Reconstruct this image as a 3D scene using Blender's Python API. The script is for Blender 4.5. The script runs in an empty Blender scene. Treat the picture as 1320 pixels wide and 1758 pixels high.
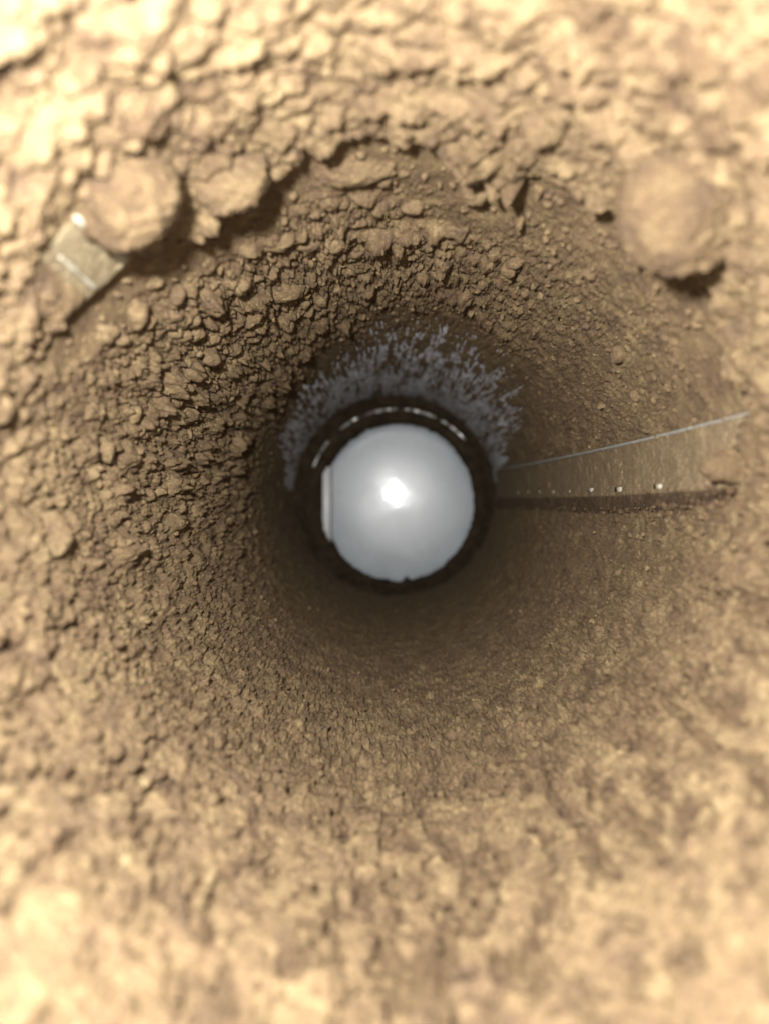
import bpy, bmesh, math, random
import numpy as np
from mathutils import Vector, noise as mn

MM = 0.001
S = bpy.context.scene
COL = S.collection
rng = np.random.default_rng(11)
random.seed(7)

# ------------------------------------------------------------------ camera
F = 1250.0                      # focal length in photograph pixels
PX, PY = 660.0, 879.0           # principal point
cam_d = bpy.data.cameras.new('camera')
cam = bpy.data.objects.new('camera', cam_d)
COL.objects.link(cam)
cam.location = (0, 0, 0)        # looks straight down -Z, image up = +Y
cam_d.sensor_fit = 'HORIZONTAL'
cam_d.sensor_width = 36.0
cam_d.lens = 36.0 * F / 1320.0
cam_d.clip_start = 0.002
cam_d.clip_end = 10
cam_d.dof.use_dof = True
cam_d.dof.focus_distance = 0.158
cam_d.dof.aperture_fstop = cam_d.lens / 2.1
S.camera = cam

# ------------------------------------------------------------------ world + flash
w = bpy.data.worlds.new('World')
S.world = w
w.use_nodes = True
bg = w.node_tree.nodes['Background']
bg.inputs['Color'].default_value = (1.0, 0.95, 0.86, 1)
bg.inputs['Strength'].default_value = 1.8

ld = bpy.data.lights.new('phone_flash', 'POINT')
ld.shadow_soft_size = 3.0 * MM
ld.energy = 2.25
ld.color = (1.0, 0.985, 0.96)
lo = bpy.data.objects.new('phone_flash', ld)
COL.objects.link(lo)
lo.location = (-14 * MM, 17 * MM, -9 * MM)

S.view_settings.view_transform = 'Standard'
S.view_settings.look = 'None'
S.view_settings.exposure = 0.0
S.view_settings.gamma = 1.0

# ------------------------------------------------------------------ noise helpers (numpy)
def h2(ix, iy, seed):
    ix = ix.astype(np.uint32); iy = iy.astype(np.uint32)
    n = ix * np.uint32(374761393) + iy * np.uint32(668265263) + np.uint32((seed * 2246822519 + 97) % 4294967296)
    n = (n ^ (n >> np.uint32(13))) * np.uint32(1274126177)
    n = n ^ (n >> np.uint32(16))
    n = n * np.uint32(2654435761)
    n = n ^ (n >> np.uint32(15))
    return (n & np.uint32(0xFFFFFF)).astype(np.float32) / np.float32(16777216.0)

def sm(a, b, x):
    t = np.clip((x - a) / (b - a), 0, 1)
    return t * t * (3 - 2 * t)

def vnoise(x, y, per, seed):
    """smooth value noise in -1..1, periodic in x"""
    xi = np.floor(x); yi = np.floor(y)
    fx = (x - xi).astype(np.float32); fy = (y - yi).astype(np.float32)
    fx = fx * fx * fx * (fx * (fx * 6 - 15) + 10); fy = fy * fy * fy * (fy * (fy * 6 - 15) + 10)
    xi = xi.astype(np.int64); yi = yi.astype(np.int64) + 4096
    x0 = xi % per; x1 = (xi + 1) % per
    a = h2(x0, yi, seed); b = h2(x1, yi, seed); c = h2(x0, yi + 1, seed); d = h2(x1, yi + 1, seed)
    return ((a + (b - a) * fx) * (1 - fy) + (c + (d - c) * fx) * fy) * 2 - 1

def lumps(x, y, per, seed, rmin=0.25, rmax=0.72, power=1.6, p=0.6):
    """union of randomly sized domes scattered over the sheet, periodic in x"""
    xi = np.floor(x).astype(np.int64); yi = np.floor(y).astype(np.int64)
    out = np.zeros(x.shape, np.float32)
    for dx in (-1, 0, 1):
        for dy in (-1, 0, 1):
            cx = xi + dx; cy = yi + dy
            hx = cx % per; hy = cy + 4096
            px = cx + 0.08 + 0.84 * h2(hx, hy, seed); py = cy + 0.08 + 0.84 * h2(hx, hy, seed + 1)
            R = rmin + (rmax - rmin) * h2(hx, hy, seed + 2) ** power
            q = 1 - ((x - px) ** 2 + (y - py) ** 2) / (R * R)
            out += ((R * np.maximum(q, 0) ** p).astype(np.float32)) ** 5
    return out ** 0.2

# ------------------------------------------------------------------ the pipe's form
C0 = np.array([688.0, 852.0])
PR = 50.0                       # pipe radius in mm
_rr = np.linspace(120, 1700, 3200)
_dd = (PR + 2.5 * (lambda t: t*t*(3-2*t))(np.clip((_rr-500)/800,0,1))) * F / _rr      # a straight pipe, flaring a little at its mouth
def depth(rho): return np.interp(rho, _rr, _dd)
def shift(rho):
    t = 1 - sm(175, 330, rho)
    return -11 * t, -1 * t
def base(rho, th):
    """point of the bare wall (metres); rho = radius at which the photo shows it, th = bearing"""
    d = depth(rho); sx, sy = shift(rho)
    px = C0[0] + sx + rho * np.cos(th); py = C0[1] + sy - rho * np.sin(th)
    return np.stack([(px - PX) * d / F, -(py - PY) * d / F, -d], -1) * MM
def nrm(rho, th):
    a = base(rho * 1.01, th) - base(rho * 0.99, th)
    b = base(rho, th + 0.01) - base(rho, th - 0.01)
    n = np.cross(a, b)
    return n / np.linalg.norm(n, axis=-1, keepdims=True)
def polar(px, py):
    px = np.asarray(px, float); py = np.asarray(py, float)
    sx = sy = 0.0
    for _ in range(4):
        x = px - C0[0] - sx; y = -(py - C0[1] - sy)
        rho = np.hypot(x, y); sx, sy = shift(rho)
    return rho, np.arctan2(y, x)
def surf(px, py, h=0.0):
    rho, th = polar(px, py)
    rho = rho / (1 - np.maximum(np.asarray(h), 0) / PR)          # so that the raised point is seen at px, py
    return base(rho, th) + nrm(rho, th) * (np.asarray(h)[..., None] * MM)
# conformal sheet coordinates: equal steps along and around the wall
_p = base(_rr, 0 * _rr)
_ds = np.r_[0, np.linalg.norm(np.diff(_p, axis=0), axis=1)]
_rad = _rr * _dd / F * MM
_vv = np.cumsum(_ds / _rad * np.sqrt(_rr / F) * (1 + 0.9 * sm(480, 850, _rr))) / (2 * math.pi)
def sheet(rho, th):
    u = (th / (2 * math.pi)) % 1.0
    return u, np.interp(rho, _rr, _vv)

# ------------------------------------------------------------------ object helpers
def grid_mesh(name, P, mat, parent=None, wrap=False, smooth=True, flip=False):
    nr, nc = P.shape[:2]
    me = bpy.data.meshes.new(name)
    idx = np.arange(nr * nc, dtype=np.int32).reshape(nr, nc)
    if wrap: idx = np.concatenate([idx, idx[:, :1]], 1)
    q = np.stack([idx[:-1, :-1], idx[1:, :-1], idx[1:, 1:], idx[:-1, 1:]], -1).reshape(-1, 4)
    if flip: q = q[:, ::-1]
    nf = len(q)
    me.vertices.add(nr * nc); me.vertices.foreach_set('co', P.astype(np.float32).ravel())
    me.loops.add(nf * 4); me.loops.foreach_set('vertex_index', np.ascontiguousarray(q).ravel())
    me.polygons.add(nf); me.polygons.foreach_set('loop_start', np.arange(nf, dtype=np.int32) * 4)
    me.polygons.foreach_set('loop_total', np.full(nf, 4, np.int32))
    me.update(calc_edges=True)
    me.polygons.foreach_set('use_smooth', np.full(nf, smooth))
    me.materials.append(mat)
    o = bpy.data.objects.new(name, me); COL.objects.link(o)
    if parent: o.parent = parent
    return o
def tri_mesh(name, V, T, mat, parent=None, smooth=True):
    me = bpy.data.meshes.new(name); nf = len(T)
    me.vertices.add(len(V)); me.vertices.foreach_set('co', np.asarray(V, np.float32).ravel())
    me.loops.add(nf * 3); me.loops.foreach_set('vertex_index', np.asarray(T, np.int32).ravel())
    me.polygons.add(nf); me.polygons.foreach_set('loop_start', np.arange(nf, dtype=np.int32) * 3)
    me.polygons.foreach_set('loop_total', np.full(nf, 3, np.int32))
    me.update(calc_edges=True)
    me.polygons.foreach_set('use_smooth', np.full(nf, smooth))
    me.materials.append(mat)
    o = bpy.data.objects.new(name, me); COL.objects.link(o)
    if parent: o.parent = parent
    return o
def ico(sub):
    bm = bmesh.new(); bmesh.ops.create_icosphere(bm, subdivisions=sub, radius=1)
    V = np.array([v.co[:] for v in bm.verts]); T = np.array([[v.index for v in f.verts] for f in bm.faces]); bm.free()
    return V, T
def set_tone(o, t):
    o.data.attributes.new('tone', 'FLOAT', 'POINT').data.foreach_set('value', np.ascontiguousarray(t, np.float32).ravel())
def tag(o, label, cat, group=None):
    o['label'] = label; o['category'] = cat
    if group: o['group'] = group
    return o

# ------------------------------------------------------------------ materials
def new_mat(name):
    m = bpy.data.materials.new(name); m.use_nodes = True
    nt = m.node_tree
    return m, nt, nt.nodes['Principled BSDF']
def nz(nt, scale, detail=4, rough=0.6, dist=0.0):
    tc = nt.nodes.get('TC') or nt.nodes.new('ShaderNodeTexCoord'); tc.name = 'TC'
    n = nt.nodes.new('ShaderNodeTexNoise'); n.inputs['Scale'].default_value = scale
    n.inputs['Detail'].default_value = detail; n.inputs['Roughness'].default_value = rough
    n.inputs['Distortion'].default_value = dist
    nt.links.new(tc.outputs['Object'], n.inputs['Vector'])
    return n
def ramp(nt, src, stops):
    r = nt.nodes.new('ShaderNodeValToRGB')
    while len(r.color_ramp.elements) < len(stops): r.color_ramp.elements.new(0.5)
    for e, (p, c) in zip(r.color_ramp.elements, stops): e.position = p; e.color = (*c, 1)
    nt.links.new(src, r.inputs[0]); return r
def dust_mat(name, stops, grain=1.0):
    m, nt, b = new_mat(name)
    n1 = nz(nt, 210, 4, 0.7)
    r1 = ramp(nt, n1.outputs['Fac'], stops)
    n2 = nz(nt, 2600, 1, 0.6)
    r2 = ramp(nt, n2.outputs['Fac'], [(0.3, (0.72, 0.72, 0.74)), (0.7, (1.22, 1.2, 1.14))])
    mx = nt.nodes.new('ShaderNodeMixRGB'); mx.blend_type = 'MULTIPLY'; mx.inputs[0].default_value = 1
    nt.links.new(r1.outputs[0], mx.inputs[1]); nt.links.new(r2.outputs[0], mx.inputs[2])
    # two kinds of dust, with some light and shade painted in: pale compact powder (tone > 0) and greyer loose crumbs (tone < 0)
    at = nt.nodes.new('ShaderNodeAttribute'); at.attribute_name = 'tone'
    ma = nt.nodes.new('ShaderNodeMath'); ma.operation = 'MULTIPLY_ADD'; ma.inputs[1].default_value = 0.25; ma.inputs[2].default_value = 0.5
    nt.links.new(at.outputs['Fac'], ma.inputs[0])
    r3 = ramp(nt, ma.outputs[0], [(0.25, (0.56 / 1.6, 0.51 / 1.6, 0.53 / 1.6)), (0.5, (1 / 1.6,) * 3), (0.75, (1.40 / 1.6, 1.41 / 1.6, 1.40 / 1.6))])
    mx2 = nt.nodes.new('ShaderNodeMixRGB'); mx2.blend_type = 'MULTIPLY'; mx2.inputs[0].default_value = 1
    mx3 = nt.nodes.new('ShaderNodeMixRGB'); mx3.blend_type = 'MULTIPLY'; mx3.inputs[0].default_value = 1; mx3.inputs[2].default_value = (1.6, 1.6, 1.6, 1)
    nt.links.new(mx.outputs[0], mx2.inputs[1]); nt.links.new(r3.outputs[0], mx2.inputs[2])
    nt.links.new(mx2.outputs[0], mx3.inputs[1])
    nt.links.new(mx3.outputs[0], b.inputs['Base Color'])
    b.inputs['Roughness'].default_value = 0.95
    b.inputs['Specular IOR Level'].default_value = 0.12
    f1 = nz(nt, 1150, 5, 0.8)
    bp = nt.nodes.new('ShaderNodeBump'); bp.inputs['Distance'].default_value = 0.0011 * grain; bp.inputs['Strength'].default_value = 0.9
    nt.links.new(f1.outputs['Fac'], bp.inputs['Height'])
    nt.links.new(bp.outputs[0], b.inputs['Normal'])
    return m
M_dust = dust_mat('brown_dust', [(0.30, (0.118, 0.080, 0.052)), (0.46, (0.168, 0.115, 0.066)), (0.58, (0.20, 0.142, 0.078)), (0.70, (0.275, 0.204, 0.112))])
M_smooth = dust_mat('fine_dust', [(0.25, (0.15, 0.108, 0.064)), (0.75, (0.20, 0.15, 0.088))], 0.45)
M_edge = dust_mat('brown_crumbs', [(0.3, (0.09, 0.06, 0.038)), (0.7, (0.16, 0.11, 0.068))])
M_dark = dust_mat('dark_dust', [(0.3, (0.024, 0.017, 0.010)), (0.7, (0.075, 0.052, 0.031))])
def plain(name, col, rough, metal=0.0, bump=0.0, bscale=900):
    m, nt, b = new_mat(name)
    n = nz(nt, bscale, 4)
    r = ramp(nt, n.outputs['Fac'], [(0.3, tuple(c * 0.85 for c in col)), (0.7, tuple(min(1, c * 1.12) for c in col))])
    nt.links.new(r.outputs[0], b.inputs['Base Color'])
    b.inputs['Roughness'].default_value = rough; b.inputs['Metallic'].default_value = metal
    if bump:
        bp = nt.nodes.new('ShaderNodeBump'); bp.inputs['Distance'].default_value = bump
        nt.links.new(n.outputs['Fac'], bp.inputs['Height']); nt.links.new(bp.outputs[0], b.inputs['Normal'])
    return m
M_wall, _nt, _b = new_mat('grey_plastic')
_n = nz(_nt, 1300, 5, 0.7); _n2 = nz(_nt, 160, 3, 0.6)
_ad = _nt.nodes.new('ShaderNodeMath'); _ad.operation = 'MULTIPLY_ADD'; _ad.inputs[1].default_value = 0.6
_nt.links.new(_n2.outputs['Fac'], _ad.inputs[0]); _nt.links.new(_n.outputs['Fac'], _ad.inputs[2])
_r = ramp(_nt, _ad.outputs[0], [(0.62, (0.76, 0.76, 0.82)), (0.78, (0.55, 0.545, 0.57)), (0.92, (0.15, 0.115, 0.08))])
_nt.links.new(_r.outputs[0], _b.inputs['Base Color'])
_rg = ramp(_nt, _ad.outputs[0], [(0.65, (0.25,) * 3), (0.95, (0.8,) * 3)])
_nt.links.new(_rg.outputs[0], _b.inputs['Roughness'])
_b.inputs['Metallic'].default_value = 0.35
M_pale = plain('pale_plastic', (0.27, 0.25, 0.19), 0.65, 0, 0.00005)
M_strip = dust_mat('thin_dust_on_plastic', [(0.35, (0.17, 0.13, 0.078)), (0.65, (0.225, 0.185, 0.115))], 0.5)
M_metal = plain('bright_metal', (0.6, 0.59, 0.55), 0.3, 1.0, 0.0003, 500)
_nt = M_metal.node_tree; _n = nz(_nt, 330, 4, 0.7)
_r = ramp(_nt, _n.outputs['Fac'], [(0.42, (0, 0, 0)), (0.56, (1, 1, 1))])
_mx = _nt.nodes.new('ShaderNodeMixRGB'); _mx.inputs[1].default_value = (0.06, 0.042, 0.026, 1); _mx.inputs[2].default_value = (0.7, 0.69, 0.65, 1)
_nt.links.new(_r.outputs[0], _mx.inputs[0]); _nt.links.new(_mx.outputs[0], _nt.nodes['Principled BSDF'].inputs['Base Color'])
_nt.links.new(_r.outputs[0], _nt.nodes['Principled BSDF'].inputs['Metallic'])
M_tab = plain('white_plastic', (0.85, 0.86, 0.86), 0.3)
M_ridge = plain('grey_olive_plastic', (0.27, 0.265, 0.24), 0.3, 0, 0.0002)
M_rubber = plain('black_rubber', (0.018, 0.014, 0.011), 0.75, 0, 0.0002)
M_white, _ntw, _bw = new_mat('white_enamel'); _b = _bw
_b.inputs['Base Color'].default_value = (0.50, 0.535, 0.565, 1)
_b.inputs['Roughness'].default_value = 0.30
_b.inputs['Specular IOR Level'].default_value = 0.36
_b.inputs['Coat Weight'].default_value = 0.4
_b.inputs['Coat Roughness'].default_value = 0.065

_n = nz(_ntw, 45, 3, 0.55)
_r = ramp(_ntw, _n.outputs['Fac'], [(0.3, (0.33, 0.365, 0.395)), (0.7, (0.39, 0.425, 0.455))]); _ntw.links.new(_r.outputs[0], _bw.inputs['Base Color'])
_r = ramp(_ntw, _n.outputs['Fac'], [(0.3, (0.24,) * 3), (0.7, (0.31,) * 3)]); _ntw.links.new(_r.outputs[0], _bw.inputs['Roughness'])
_bp = _ntw.nodes.new('ShaderNodeBump'); _bp.inputs['Distance'].default_value = 0.00006; _n = nz(_ntw, 130, 2, 0.5)
_ntw.links.new(_n.outputs['Fac'], _bp.inputs['Height']); _ntw.links.new(_bp.outputs[0], _bw.inputs['Coat Normal'])
# ------------------------------------------------------------------ the pipe
root = bpy.data.objects.new('dusty_pipe', None); COL.objects.link(root)
tag(root, 'grey pipe thickly lined with brown dust, seen from inside towards its round end', 'pipe')

# bare wall under the dust
rho = np.geomspace(165, 1500, 120); th = np.linspace(0, 2 * math.pi, 256, endpoint=False)
R_, T_ = np.meshgrid(rho, th, indexing='ij')
o = grid_mesh('pipe_wall', base(R_, T_), M_wall, root, wrap=True)
sol = o.modifiers.new('thickness', 'SOLIDIFY'); sol.thickness = 1.5 * MM; sol.offset = -1
o['label'] = 'bare blue grey plastic wall showing above the outlet'

# where the crust has broken off (photo pixels)
edge_px = [(1335, 860), (1322, 800), (1296, 735), (1286, 700), (1262, 640), (1225, 545), (1195, 480), (1140, 462), (1085, 430), (1066, 368), (1010, 342),
           (940, 306), (905, 300), (880, 332), (840, 322), (800, 290), (760, 262), (715, 246), (640, 237), (580, 247),
           (540, 258), (500, 288), (440, 322), (395, 352), (350, 395), (300, 430), (262, 452), (228, 440), (190, 465),
           (150, 502), (120, 540), (85, 600), (60, 660), (38, 730), (5, 810), (-30, 900)]
ep = np.array(edge_px, float)
er, et = polar(ep[:, 0], ep[:, 1]); et = np.unwrap(et)
# dust layer ---------------------------------------------------------
def ang(th): return np.degrees(th) % 360
def amask(a, lo, hi, soft):
    """1 between bearings lo..hi (degrees, may exceed 360), soft edges"""
    c = (lo + hi) / 2; half = (hi - lo) / 2
    dlt = np.abs((a - c + 180) % 360 - 180)
    return 1 - sm(half - soft, half + soft, dlt)
def dust_height(rho, th, want_tone=False):
    a = ang(th); u, v = sheet(rho, th)
    u = u.astype(np.float32); v = v.astype(np.float32)
    def co(K): return u * K, v * K
    w1 = vnoise(*co(80), 80, 3); w2 = vnoise(*co(80), 80, 4)
    def cw(K, s=0.004):
        return (u + w1 * s) * K % K, (v + w2 * s) * K
    big = lumps(*cw(66, 0.002), 66, 10, 0.15, 0.66, 1.8, 0.9) / 66
    clod = lumps(*cw(82, 0.003), 82, 15, 0.2, 0.66, 1.2, 0.8) / 82
    mid = lumps(*cw(145, 0.0015), 145, 20, 0.22, 0.7, 1.3, 0.65) / 145
    sml = lumps(*cw(300, 0.0012), 300, 30, 0.2, 0.68, 1.4, 0.6) / 300
    fin = lumps(*cw(520, 0.0003), 520, 40, 0.2, 0.66, 1.4) / 520
    fb = vnoise(*co(40), 40, 50) * 0.6 + vnoise(*co(90), 90, 51) * 0.4
    circ = 2 * math.pi * np.interp(rho, _rr, _rad) / MM          # mm round the pipe at this depth
    rough = amask(a, 62, 205, 28) * sm(215, 300, rho) * (1 - 0.8 * amask(a, 20, 96, 12) * sm(440, 500, rho)) * (1 - 0.5 * sm(500, 560, rho))             # lumpy upper and left wall
    fine_r = amask(a, 330, 430, 20)                               # smoother right wall
    low = amask(a, 215, 335, 25)                                  # lower wall
    patch = 0.55 + 0.45 * sm(-0.3, 0.4, fb)
    outer = sm(520, 700, rho)
    h = circ * (big * (0.1 + 0.95 * rough * patch + 0.3 * outer) + mid * (0.25 + 0.8 * rough * patch + 0.25 * outer)
                + mid * low * (0.75 * sm(330, 480, rho) + 0.8 * outer) * patch + clod * low * 1.1 * sm(540, 680, rho) + sml * (0.6 + 0.55 * rough + 0.75 * low * sm(250, 380, rho)) + fin * (0.8 + 0.6 * low + 0.25 * fine_r + 0.3 * rough))
    trb = vnoise(u * 190, v * 190, 190, 75) * 0.5 + vnoise(u * 380, v * 380, 380, 76) * 0.3 + (0.5 - np.abs(vnoise(u * 95, v * 95, 95, 77))) * 0.7
    h = h + trb * (0.18 + 0.35 * rough) * sm(230, 330, rho)
    # upper left: a smooth wedge below the pale strip
    pxx = C0[0] + rho * np.cos(th); pyy = C0[1] - rho * np.sin(th)
    wedge = np.exp(-(((pxx - 185) / 70) ** 2 + ((pyy - 510) / 55) ** 2))
    h = h * (1 - 0.75 * np.clip(wedge * 1.4, 0, 1))
    a2 = np.radians((a + 90) % 360 - 90)
    ed = np.interp(a2, et, er)
    inz = amask(a, 5, 165, 10)
    h = h * (1 - inz * (0.85 - 0.4 * amask(a, 0, 62, 12)) * sm(ed - 90, ed - 15, rho))
    # lower rim: loose crumbs lie in long tongues over pale compact powder
    fz = amask(a, 192, 354, 12) * sm(500, 640, rho)
    fk = 84
    lr0 = np.log(rho)
    wob = vnoise(u * 30, lr0 * 5, 30, 60) * 0.9 + vnoise(u * 110, lr0 * 17, 110, 63) * 0.45
    el = amask(a, 262, 352, 15)
    fing = vnoise(u * 140 + wob, lr0 * 9, 140, 61) * (0.5 + 0.5 * el) + (0.75 - 0.45 * el) * vnoise(u * 160 + wob, lr0 * 26, 160, 65) + 0.3 * vnoise(u * 300 + wob, lr0 * 48, 300, 69) + 0.25 * vnoise(u * 40, lr0 * 6, 40, 68)
    loose = sm(-0.02, 0.3, fing) * (1 - 0.55 * sm(860, 1020, rho))
    h = h * (1 - fz) + fz * (circ * (fin * 0.7 + sml * 0.5 + loose * (mid * 1.7 + sml * 0.5)) + 2.8 - 2.0 * loose)
    tone = fz * (0.75 - 1.4 * loose) + (1 - fz) * sm(260, 420, rho) * (0.3 * fb + low * 0.5 * (vnoise(u * 150, v * 150, 150, 73) + 0.5 * vnoise(u * 330, v * 330, 330, 74)))  # sunk crumb beds darker, powder lighter: partly dust colour, partly painted shade and light
    crk = vnoise(*cw(170, 0.002), 170, 66) + 0.6 * vnoise(*co(380), 380, 67)
    h = h + low * 0.45 * sm(-0.5, 0.6, crk) * sm(240, 420, rho)
    # broad heaps
    h = h + 0.5 * vnoise(*co(17), 17, 70) * sm(350, 600, rho) + 0.8 * outer * vnoise(*co(26), 26, 71)
    # worn clean above the outlet: dust thins to specks with streaks running down
    lr = np.log(rho)
    stre = vnoise(u * 420, lr * 24, 420, 80) * 0.65 + vnoise(u * 200, lr * 13, 200, 81) * 0.35 + vnoise(u * 60, lr * 12, 60, 82) * 0.15 + 0.75 * (lumps(u * 170 % 170, lr * 34, 170, 87, .1, .5, 1.5) - 0.12) \
        + 0.5 * vnoise(u * 620, lr * 62, 620, 83)
    rlim = np.interp(a, [0, 20, 45, 70, 100, 130, 160, 185, 360], [150, 230, 300, 325, 305, 262, 230, 160, 150])
    bare = 1 - sm(rlim - 22, rlim + 40, rho + 14 * vnoise(u * 60, lr * 6, 60, 84))
    near = 1 - sm(185, rlim + 5, rho)
    h = np.maximum(h, 0) + 0.55
    thin = 0.60 + stre * 1.0 - 0.80 * near
    h = h * (1 - bare) + bare * np.where(thin > 0, thin * 0.4, thin * 0.25)
    # thins out at the outlet
    h = h * (0.45 + 0.55 * sm(175, 250, rho))
    if want_tone == 'loose': return h, loose * fz
    return (h, tone) if want_tone else h
NT = 1560
rho = np.concatenate([np.geomspace(171, 1230, 500), np.geomspace(1238, 1480, 24)])
th = np.linspace(0, 2 * math.pi, NT, endpoint=False)
R_, T_ = np.meshgrid(rho, th, indexing='ij')
H, TONE = dust_height(R_, T_, True)
N_ = nrm(R_, T_)
P = base(R_, T_) + N_ * (H[..., None] * MM)
o = grid_mesh('dust_layer', P, M_dust, root, wrap=True)
set_tone(o, TONE)
o['kind'] = 'stuff'; o['label'] = 'thick lumpy coat of brown dust'

# thicker crust broken off along the upper rim -------------------------
NC = 950
tc = np.linspace(et[0], et[-1], NC)
re0 = np.interp(tc, et, er)
u, _v = sheet(re0, tc)
re0 = re0 + 7 * vnoise(u * 120, u * 0 + 5.5, 120, 90) + 5 * vnoise(u * 300, u * 0 + 9.5, 300, 91)
adeg = np.degrees(tc)
thick = np.interp(adeg, [-5, 6, 20, 35, 45, 60, 75, 95, 115, 125, 136, 143, 152, 165, 180, 190],
                  [0.0, 0.7, 2.0, 3.2, 3.6, 2.8, 2.9, 2.7, 3.0, 3.7, 3.2, 2.4, 2.4, 2.2, 0.4, 0.0])
rows = []
Rn = []; Hn = []
Rn.append(re0 + 60); Hn.append(-1.2 + 0 * tc)
Rn.append(re0 + 30); Hn.append(0.2 * thick)
Rn.append(re0 + 5); Hn.append(0.5 * thick)
Rn.append(re0 + 0); Hn.append(0.75 * thick)
Rn.append(re0 + 3); Hn.append(0.95 * thick)
for f in np.linspace(0, 1, 240)[1:]:
    Rn.append(re0 + 3 + (1420 - re0) * (0.35 * f + 0.65 * f ** 1.7)); Hn.append(thick * (1 + 0.0 * f))
Rn = np.array(Rn); Hn = np.array(Hn); Tn = np.tile(tc, (len(Rn), 1))
u, v = sheet(Rn, Tn)
circ = 2 * math.pi * np.interp(Rn, _rr, _rad) / MM
w1 = vnoise(u * 110, v * 110, 110, 103); w2 = vnoise(u * 110, v * 110, 110, 104)
def cwc(K, s): return (u + w1 * s) * K % K, (v + w2 * s) * K
det = circ * (lumps(*cwc(38, .002), 38, 110, .15, .68, 1.5, 0.9) / 38 * 0.42 + lumps(*cwc(85, .0012), 85, 120, .2, .68, 1.3, 0.8) / 85 * 0.9
              + lumps(*cwc(180, .0006), 180, 130, .2, .66, 1.3) / 180 * 0.95 + lumps(*cwc(420, .0003), 420, 140, .2, .66, 1.3) / 420 * 0.9)
det = det * 0.65 + 0.9 * vnoise(u * 22, v * 22, 22, 150)
pxx = C0[0] + Rn * np.cos(Tn); pyy = C0[1] - Rn * np.sin(Tn)
stripm = np.exp(-(((pxx - 140) / 90) ** 2 + ((pyy - 445) / 85) ** 2) ** 2)
det = det * (1 - stripm)
fadein = np.clip((np.arange(len(Rn)) - 0.5) / 6, 0, 1)[:, None]
sink = np.interp(np.degrees(Tn), [-5, 10, 170, 190], [-2.0, 0, 0, -2.0])
Hn = Hn + det * fadein * np.minimum(1, 0.35 + thick / 2) + sink
Rn = Rn / (1 - thick / PR)
Pn = base(Rn, Tn) + nrm(Rn, Tn) * (Hn[..., None] * MM)
o = grid_mesh('dust_crust', Pn, M_dust, root)
ct = vnoise(u * 46, v * 46, 46, 160) + 0.6 * vnoise(u * 110, v * 110, 110, 161)
set_tone(o, sm(re0 + 20, re0 + 260, Rn) * (0.55 - 1.1 * sm(0.1, 0.6, ct)))
o['kind'] = 'stuff'; o['label'] = 'thicker crust of dust broken off along a jagged edge'

# loose granules lying on the coat -------------------------------------
IV, IT = ico(2)
n = 9000
gt = np.concatenate([rng.uniform(0.15, 3.6, int(n * .5)), rng.uniform(3.6, 6.4, n - int(n * .5))])
gr = np.exp(rng.uniform(np.log(190), np.where(gt < 3.6, np.log(640), np.log(1000)), n))
a = ang(gt)
gs = 0.13 + 0.5 * rng.random(n) ** 4
keep = ~((gr < 290) & (rng.random(n) < 0.35))
gt, gr, gs = gt[keep], gr[keep], gs[keep] * (0.45 + 0.55 * np.clip(gr[keep] / 450, 0, 1.6)); n = len(gt)
gh = dust_height(gr, gt)
gp = base(gr, gt) + nrm(gr, gt) * (np.maximum(gh, 0.0) + gs * 0.35)[:, None] * MM
def grains(name, IV, IT, gp, gs, tone=0.0):
    n = len(gp)
    ax = rng.uniform(0.65, 1.35, (n, 1, 3))
    bumpy = np.ones((n, len(IV), 1))
    for k, amp in ((1.7, 0.14), (3.7, 0.08), (7.5, 0.04)):
        ph = rng.uniform(0, 6.28, (n, 1, 3)); dr = rng.normal(size=(n, 3, 3)) * k
        bumpy += amp * np.sin(np.einsum('vi,nij->nvj', IV, dr) + ph).sum(-1, keepdims=True)
    V = gp[:, None, :] + IV[None] * ax * bumpy * gs[:, None, None] * MM
    T = IT[None] + (np.arange(n) * len(IV))[:, None, None]
    o = tri_mesh(name, V.reshape(-1, 3), T.reshape(-1, 3), M_dust, root)
    o['kind'] = 'stuff'
    if tone: set_tone(o, np.full(n * len(IV), tone))
grains('dust_granules', IV, IT, gp, gs)
# rounder beads on the lumpy upper and left wall
IV3, IT3 = ico(3)
n = 420
gt = np.radians(rng.normal(128, 38, n)); gr = np.exp(rng.uniform(np.log(255), np.log(600), n))
gs = (0.45 + 1.25 * rng.random(n) ** 2.2) * np.clip(gr / 430, 0.5, 1.1)
gh = dust_height(gr, gt)
ok = (gh > 0.6) & (gr < np.interp(gt, et, er) - 45)
gt, gr, gs, gh = gt[ok], gr[ok], gs[ok], gh[ok]
grains('dust_beads', IV3, IT3, base(gr, gt) + nrm(gr, gt) * (gh * 0.75 + gs * 0.25)[:, None] * MM, gs)

# greyer crumbs lying in tongues over the pale powder of the lower wall
n = 6500
gt = np.radians(rng.uniform(192, 352, n)); gr = np.exp(rng.uniform(np.log(520), np.log(1060), n))
gh, lo_ = dust_height(gr, gt, 'loose')
ok = rng.random(n) < (0.06 + 0.6 * lo_ * (1 - 0.8 * sm(760, 960, gr)))
gt, gr, gh = gt[ok], gr[ok], gh[ok]; n = len(gt)
gs = 0.28 + 0.85 * rng.random(n) ** 2.6
grains('loose_crumbs', IV, IT, base(gr, gt) + nrm(gr, gt) * (gh + gs * 0.1)[:, None] * MM, gs, -0.32)

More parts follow.
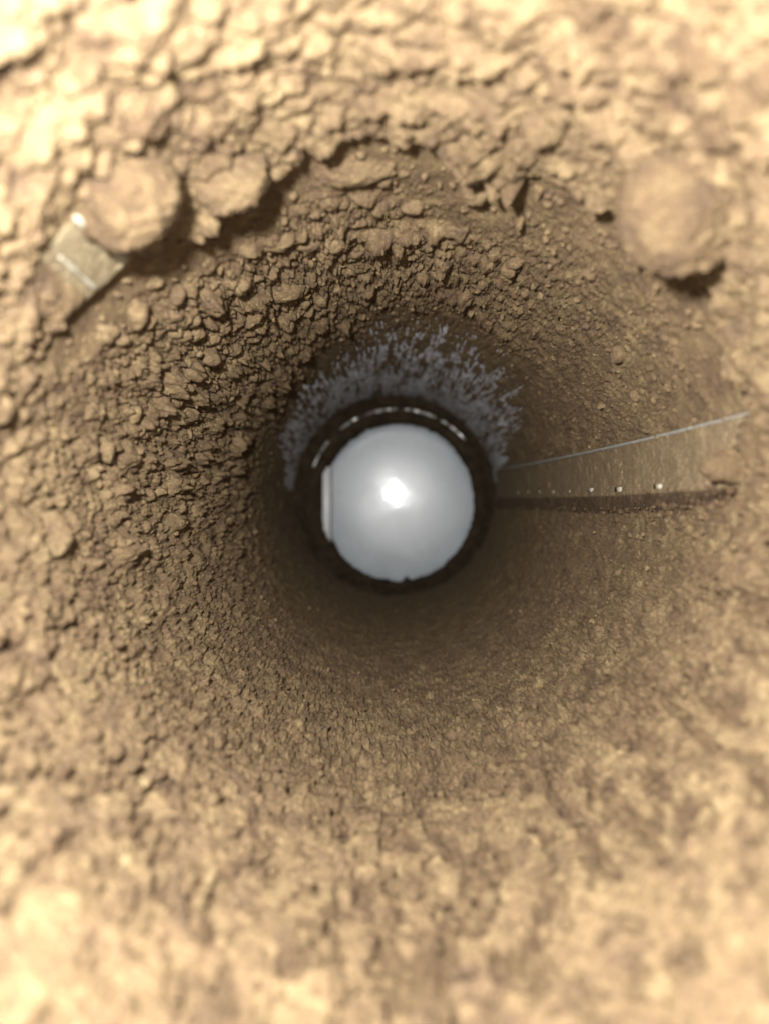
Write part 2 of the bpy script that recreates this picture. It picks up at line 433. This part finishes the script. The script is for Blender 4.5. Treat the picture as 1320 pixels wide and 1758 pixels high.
# seam on the right: a raised flap with a toothed lower edge ------------
nl = 420
t = np.linspace(0, 1, nl)
def seamline(p0, p1, t, bend=0.0):
    return np.stack([p0[0] + (p1[0] - p0[0]) * t, p0[1] + (p1[1] - p0[1]) * t + bend * np.sin(math.pi * t)], -1)
up = seamline((852, 812), (1296, 708), t, 5)
dn = seamline((852, 851), (1262, 832), t, 3)
rows = []
hh = []
wall_w = 26 + 16 * sm(0, 0.5, t)                       # px the crumbling edge slopes out
top_h = 2.4 + 1.5 * sm(0, 0.35, t) - 1.6 * sm(0.85, 1, t)
for k, (f, hf) in enumerate([(1.25, -1.0), (1.0, 0.0), (0.85, 0.2), (0.68, 0.38), (0.5, 0.56), (0.32, 0.74), (0.15, 0.92), (0.0, 1.0)]):
    p = dn.copy(); p[:, 1] += wall_w * f
    rows.append(p); hh.append(top_h * hf if k else -1.2 + 0 * t)
nac = 60
for f in np.linspace(0, 1, nac)[1:]:
    rows.append(dn * (1 - f) + up * f); hh.append(top_h * (1 - f) ** 1.2 + 1.5 * f)
p = up.copy(); p[:, 1] -= 5; rows.append(p); hh.append(0.1 + 0 * t)
p = up.copy(); p[:, 1] -= 9; rows.append(p); hh.append(-1.2 + 0 * t)
rows = np.array(rows); hh = np.array(hh)
rr_, tt_ = polar(rows[..., 0], rows[..., 1])
u, v = sheet(rr_, tt_)
crumb = lumps(u * 520 % 520, v * 520, 520, 201, .2, .7, 1.2) * 0.9 + lumps(u * 240 % 240, v * 240, 240, 204, .2, .7, 1.2) * 0.8
wmask = np.zeros(hh.shape); wmask[1:8] = np.array([.5, .9, 1, 1, .9, .6, .25])[:, None]
fine = lumps(u * 900 % 900, v * 900, 900, 207, .2, .7, 1.2) * 0.16 + 0.12 * vnoise(u * 300, v * 300, 300, 209) + 0.2 * vnoise(u * 90, v * 90, 90, 210)
hh = hh + crumb * wmask * 0.8 + fine * (1 - wmask)
hh = hh - 2.2 * sm(0.93, 1.0, t)[None] * (0.6 + 0.4 * np.sin(np.arange(len(hh)) * 0.7))[:, None]
flap = grid_mesh('seam_flap', surf(rows[..., 0], rows[..., 1], hh), M_smooth, root)
flap['label'] = 'smooth tapering seam strip on the right wall'
flap.data.materials.append(M_edge)
mi = np.zeros((rows.shape[0] - 1, nl - 1), np.int32); mi[:6] = 1
flap.data.polygons.foreach_set('material_index', mi.ravel())
# crumbs caught along the lower edge
n = 420
q = rng.random(n); f_ = rng.random(n) ** 0.8 * 1.25
cx_ = 858 + (1255 - 858) * q; tt_ = (cx_ - 852) / (1262 - 852); cy_ = 851 - 19 * tt_ + 3 * np.sin(math.pi * tt_) + (26 + 16 * sm(0, .5, tt_)) * f_
gs = (0.16 + 0.42 * rng.random(n) ** 2) * (0.7 + 0.6 * q)
ch = (2.4 + 1.5 * sm(0, 0.35, tt_)) * np.clip(1 - f_, 0, 1) + 0.75 * (f_ > 0.6)
grains('edge_crumbs', IV, IT, surf(cx_, cy_, ch), gs, -0.8)
# teeth along the lower edge
def box_pts(c, ex, ey, ez):
    s = [(-1, -1, -1), (1, -1, -1), (1, 1, -1), (-1, 1, -1), (-1, -1, 1), (1, -1, 1), (1, 1, 1), (-1, 1, 1)]
    return [tuple(c + ex * a + ey * b + ez * d) for a, b, d in s]
def prism(name, c, ex, ey, ez, mat, parent, bev=0.15):
    bm = bmesh.new()
    vs = [bm.verts.new(p) for p in box_pts(c, ex, ey, ez)]
    for f in ((0, 3, 2, 1), (4, 5, 6, 7), (0, 1, 5, 4), (1, 2, 6, 5), (2, 3, 7, 6), (3, 0, 4, 7)): bm.faces.new([vs[i] for i in f])
    bmesh.ops.recalc_face_normals(bm, faces=bm.faces)
    bmesh.ops.bevel(bm, geom=list(bm.edges), offset=bev * MM, segments=2, affect='EDGES')
    me = bpy.data.meshes.new(name); bm.to_mesh(me); bm.free(); me.materials.append(mat)
    for f in me.polygons: f.use_smooth = True
    o = bpy.data.objects.new(name, me); COL.objects.link(o); o.parent = parent
    return o
def nv(v): return v / np.linalg.norm(v)
for x in (888, 905, 924, 947, 976, 1014, 1062, 1130):
    tt = (x - 852) / (1262 - 852); y = 851 - 19 * tt + 3 * math.sin(math.pi * tt) - 4
    r0, t0 = polar(x, y); nn = nrm(r0, t0); e1 = nv(base(r0 * 1.02, t0) - base(r0, t0)); e2 = np.cross(nn, e1)
    hgt = 2.4 + 1.5 * float(sm(0, 0.35, np.array(tt)))
    sc = 0.55 + 0.6 * tt
    c = surf(x, y + random.uniform(-1.5, 1.5), hgt - random.uniform(0.02, 0.16))
    sc *= random.uniform(0.65, 1.1)
    prism('seam_tooth', c, e1 * 1.9 * sc * MM * 1.2, e2 * 0.6 * sc * MM, nn * 0.28 * MM, M_pale, flap, 0.1)
# glossy ridge along the upper edge
def tube(name, pts, rad, mat, parent, seg=10):
    pts = np.asarray(pts); n = len(pts)
    tg = np.gradient(pts, axis=0); tg /= np.linalg.norm(tg, axis=1, keepdims=True)
    ref = np.array([0, 0, 1.0]); e1 = np.cross(tg, ref); e1 /= np.linalg.norm(e1, axis=1, keepdims=True); e2 = np.cross(tg, e1)
    a = np.linspace(0, 2 * math.pi, seg, endpoint=False)
    rad = np.broadcast_to(np.asarray(rad, float), (n,))
    P = pts[:, None] + (e1[:, None] * np.cos(a)[None, :, None] + e2[:, None] * np.sin(a)[None, :, None]) * rad[:, None, None]
    P = np.concatenate([pts[:1, None].repeat(seg, 1), P, pts[-1:, None].repeat(seg, 1)], 0)
    return grid_mesh(name, P, mat, parent, wrap=True)
upr = seamline((858, 806), (1290, 708), np.linspace(0, 1, 160), 5)
o = tube('seam_ridge', surf(upr[:, 0], upr[:, 1], 1.38 - 0.35 * np.linspace(0, 1, 160) + 0.16 * vnoise(np.linspace(0, 40, 160), np.zeros(160) + .5, 64, 501) + 0.1 * vnoise(np.linspace(0, 11, 160), np.zeros(160) + .5, 64, 502)), (0.12 + 0.26 * np.sin(math.pi * np.linspace(0, 1, 160) ** 0.7) ** .7) * MM, M_ridge, flap)
o['label'] = 'shiny bare ridge along the upper edge of the seam'

# pale bare strip at the upper left, ending at the crack ----------------
g = []
A = np.array([228, 441.]); B = np.array([128, 530.]); dirv = np.array([-88, -78.])
nx, ny = 60, 60
for j in np.linspace(-0.05, 1.25, ny):
    row = []
    for i in np.linspace(0, 1, nx):
        p = A * (1 - i) + B * i + dirv * j
        row.append(p)
    g.append(row)
g = np.array(g)
ii = np.linspace(0, 1, nx)[None]; jj = np.linspace(-0.05, 1.25, ny)[:, None]
tk = np.interp(np.degrees(polar(g[..., 0], g[..., 1])[1]), adeg, thick)
hz = tk + 0.3 + 0.5 * np.exp(-((ii - 0.62) / 0.05) ** 2) - 1.6 * sm(0.75, 1, ii) - 1.5 * sm(0.9, 1.25, jj) + 0.12 * vnoise(ii * 20 + 0 * jj, jj * 20 + 0 * ii, 64, 402)
jag = 6 * np.sin(np.linspace(0, 15, nx)) + 4 * np.sin(np.linspace(1, 37, nx))
g[0, :, 0] += jag * .6; g[0, :, 1] += jag * .6
hz[0] -= 1.6; g[0] += dirv * 0.12
strip = grid_mesh('rim_strip', surf(g[..., 0], g[..., 1], hz), M_strip, root)
strip['label'] = 'smooth thinly dusted strip at the upper left'
for i0, j1, rd in ((0.10, 1.15, 0.5), (0.62, 0.7, 0.35)):
    jt = np.linspace(0.02, j1, 40)
    pp = A * (1 - i0) + B * i0 + dirv * jt[:, None]
    tube('strip_edge', surf(pp[:, 0], pp[:, 1], 2.75 + 0.45 - 1.6 * sm(0.9, 1.2, jt)), rd * MM * (0.8 + 0.2 * np.sin(jt * 17)), M_pale, strip)

# outlet: black collar, thin metal ring, tab ----------------------------
_pk = np.array([(183, 358, 0), (176, 360, 0), (168, 362, 0), (160, 365, 0.15), (155, 367, 0.3), (150, 368, 0.45), (143, 369, 0.7), (137, 371, 0.9), (134.5, 373, 1), (134.5, 376, 1), (140, 378, 1), (192, 378, 1), (186, 392, 1)], float)  # outermost points: unseen skirt added to keep side light off the disc
_ki = np.linspace(0, len(_pk) - 1, 49)
prof = [tuple(np.interp(q, np.arange(len(_pk)), _pk[:, c]) for c in range(3)) for q in _ki]
tf = np.linspace(0, 2 * math.pi, 720, endpoint=False)
Pc = []
for k, (r, d, s) in enumerate(prof):
    cx = 677 + 10.5 * s; cy = 851 + 11 * s
    uu = tf / (2 * math.pi)
    kk = k / 4.0
    jit = 1.6 * vnoise(uu * 60, uu * 0 + kk * .35, 60, 300) + 1.3 * vnoise(uu * 170, uu * 0 + kk * .5, 170, 301)
    jit = jit + (1 - sm(0, 3, np.array(kk))) * (7 * vnoise(uu * 48, uu * 0 + kk * .8, 48, 311) + 5 * vnoise(uu * 120, uu * 0 + kk * 1.2, 120, 312))
    rim_ = np.exp(-((kk - 8.5) / 1.2) ** 2)
    jit = jit - (3.2 * lumps(uu * 150 % 150, uu * 0 + kk * 1.1 + 4, 150, 305, .15, .6, 1.3) + 3.0 * lumps(uu * 70 % 70, uu * 0 + kk * .6 + 4, 70, 308, .1, .6, 2)) * (1 - 0.6 * rim_)
    jit = jit + rim_ * (2.0 - 2.6 * np.maximum(0, vnoise(uu * 90, uu * 0 + 2.5, 90, 302) - 0.35) * amask(np.degrees(tf), 180, 360, 20)
                        - 9 * np.exp(-((np.degrees(tf) - 276) / 2.6) ** 2) - 4 * np.exp(-((np.degrees(tf) - 262) / 1.5) ** 2))
    rr2 = r + jit
    Pc.append(np.stack([(cx - 4.5 * s + rr2 * (1 - 0.05 * s) * np.cos(tf) - PX) * d / F, -(cy - rr2 * np.sin(tf) - PY) * d / F, -d + 0 * tf], -1) * MM)
o = grid_mesh('outlet_collar', np.array(Pc), M_dark, root, wrap=True)
o['label'] = 'black dirty collar round the outlet'
def img(px, py, d): return np.stack([(px - PX) * d / F, -(py - PY) * d / F, -d + 0 * px], -1) * MM
for a0, a1 in ((40, 61), (64, 86), (90, 112), (114, 130), (140, 160)):
    aa = np.radians(np.linspace(a0, a1, 60))
    wv = 0.7 + 0.28 * np.sin(aa * 31) * np.sin(aa * 13 + 1)
    tube('ring_arc', img(682 + 153 * np.cos(aa), 855 - 153 * np.sin(aa), 364.5), wv * MM * np.sin(np.linspace(0.15, 3.0, 60)) ** .5, M_metal, root)
c = img(np.array(561.), np.array(866.), 371.0)
prism('outlet_tab', c, np.array([2.0, 0, 0]) * MM, np.array([0, 19, 0]) * MM, np.array([0.25, 0, 1.0]) * MM, M_tab, root, 0.25)

# ------------------------------------------------------------------ the white disc below the outlet
bm = bmesh.new()
segs = 128
prf = [(0, 0), (18, 0), (36, 0), (50, 0), (52.2, -0.3), (53, -1.2), (53, -3), (0, -3)]
rings = []
for r, z in prf:
    if r == 0: rings.append([bm.verts.new((0, 0, z * MM))])
    else: rings.append([bm.verts.new((r * MM * math.cos(2 * math.pi * i / segs), r * MM * math.sin(2 * math.pi * i / segs), z * MM)) for i in range(segs)])
for A_, B_ in zip(rings, rings[1:]):
    for i in range(segs):
        j = (i + 1) % segs
        if len(A_) == 1: bm.faces.new((A_[0], B_[i], B_[j]))
        elif len(B_) == 1: bm.faces.new((A_[j], A_[i], B_[0]))
        else: bm.faces.new((A_[i], B_[i], B_[j], A_[j]))
bmesh.ops.recalc_face_normals(bm, faces=bm.faces)
me = bpy.data.meshes.new('white_disc'); bm.to_mesh(me); bm.free(); me.materials.append(M_white)
for f in me.polygons: f.use_smooth = True
disc = bpy.data.objects.new('white_disc', me); COL.objects.link(disc)
disc.location = (7 * MM, 4 * MM, -386 * MM)
disc.rotation_euler = (math.radians(0.25), math.radians(-1.8), 0)
tag(disc, 'glossy white disc below the outlet with a bright flash hotspot', 'disc')

# ------------------------------------------------------------------ separate clumps of dust
CV, CT = ico(5)
CV4, CT4 = ico(4)
clumps = [
    # px, py, width, height, standing, tilt, label
    (212, 322, 185, 190, 0.85, 'large smooth rounded dust clump at upper left, above the dark crack'),
    (1172, 340, 225, 240, 0.8, 'largest blurred dust clump at upper right, with black hollow beneath'),
    (385, 300, 140, 120, 0.5, 'broad flat dust clump just right of the large upper left clump'),
    (600, 290, 140, 52, 0.8, 'long pale dust clump just under the crack at the top'),
    (818, 322, 58, 56, 0.9, 'small dust clump over a black shadow at the top edge'),
    (935, 210, 84, 80, 0.8, 'round soft dust clump near the top, right of the middle'),
    (310, 72, 92, 66, 0.7, 'blurred dust clump near the top edge, right of the upper left corner'),
    (215, 165, 92, 78, 0.7, 'blurred dust clump standing above the large upper left clump'),
    (1250, 800, 92, 56, 0.7, 'dust clump capping the outer end of the seam'),
    (482, 497, 88, 46, 0.7, 'wide dust clump on the lumpy wall above and left of the outlet'),
    (429, 541, 44, 44, 0.9, 'small ball of dust on the upper left wall'),
    (468, 408, 66, 48, 0.8, 'knobbly dust clump on the upper wall below the broken crust'),
    (72, 920, 96, 84, 0.5, 'flattened dust clump at the left edge level with the outlet'),
    (648, 1536, 26, 84, 0.7, 'narrow upright dust clump below the outlet near the bottom'),
]
for px, py, wd, ht, st, lab in clumps:
    r0, t0 = polar(px, py)
    d = float(depth(r0)); sx = wd * d / F / 2; sy = ht * d / F / 2
    sz = math.sqrt(sx * sy) * st
    nn = nrm(r0, t0)
    off = float(np.interp(math.degrees(t0) % 360, [20, 40, 60, 90, 120, 140, 160, 190], [1.0, 3.2, 2.6, 2.4, 3.2, 2.4, 1.4, 0.3])) if r0 > float(np.interp(t0 % (2 * math.pi), tc, re0)) else 0.7
    c = surf(px, py, off + (2.2 if lab.startswith('dust clump capping') else 0.1))
    seed = Vector((px * 0.37, py * 0.21, 3.0))
    CVx, CTx = (CV, CT) if wd > 130 else (CV4, CT4)
    V = np.zeros_like(CVx)
    kk = 1.9
    for i, p in enumerate(CVx):
        q = Vector(p)
        f = 1 + 0.16 * mn.noise(q * 1.3 + seed) + (0.06 if wd > 180 else 0.2) * (0.45 - mn.voronoi(q * 1.7 + seed)[0][0]) + (0.08 if wd > 180 else 0.14) * (0.45 - mn.voronoi(q * 4.1 + seed)[0][0]) + 0.07 * (abs(mn.noise(q * kk * 3.3 + seed)) * -2 + .5) \
            + 0.05 * mn.noise(q * 8 + seed) + 0.045 * mn.noise(q * 15 + seed) + 0.03 * mn.noise(q * 26 + seed)
        V[i] = p * f
    # stand towards the viewer: x, y across the picture, z up
    V = V * np.array([sx, sy, max(sz, 0.6)]) * MM
    me_o = tri_mesh('dust_clump', V, CTx, M_dust)
    set_tone(me_o, np.full(len(V), -0.3 if wd > 180 else -0.1))
    me_o.location = tuple(c)
    tag(me_o, lab, 'dust clump', 'loose clumps of dust in the pipe')
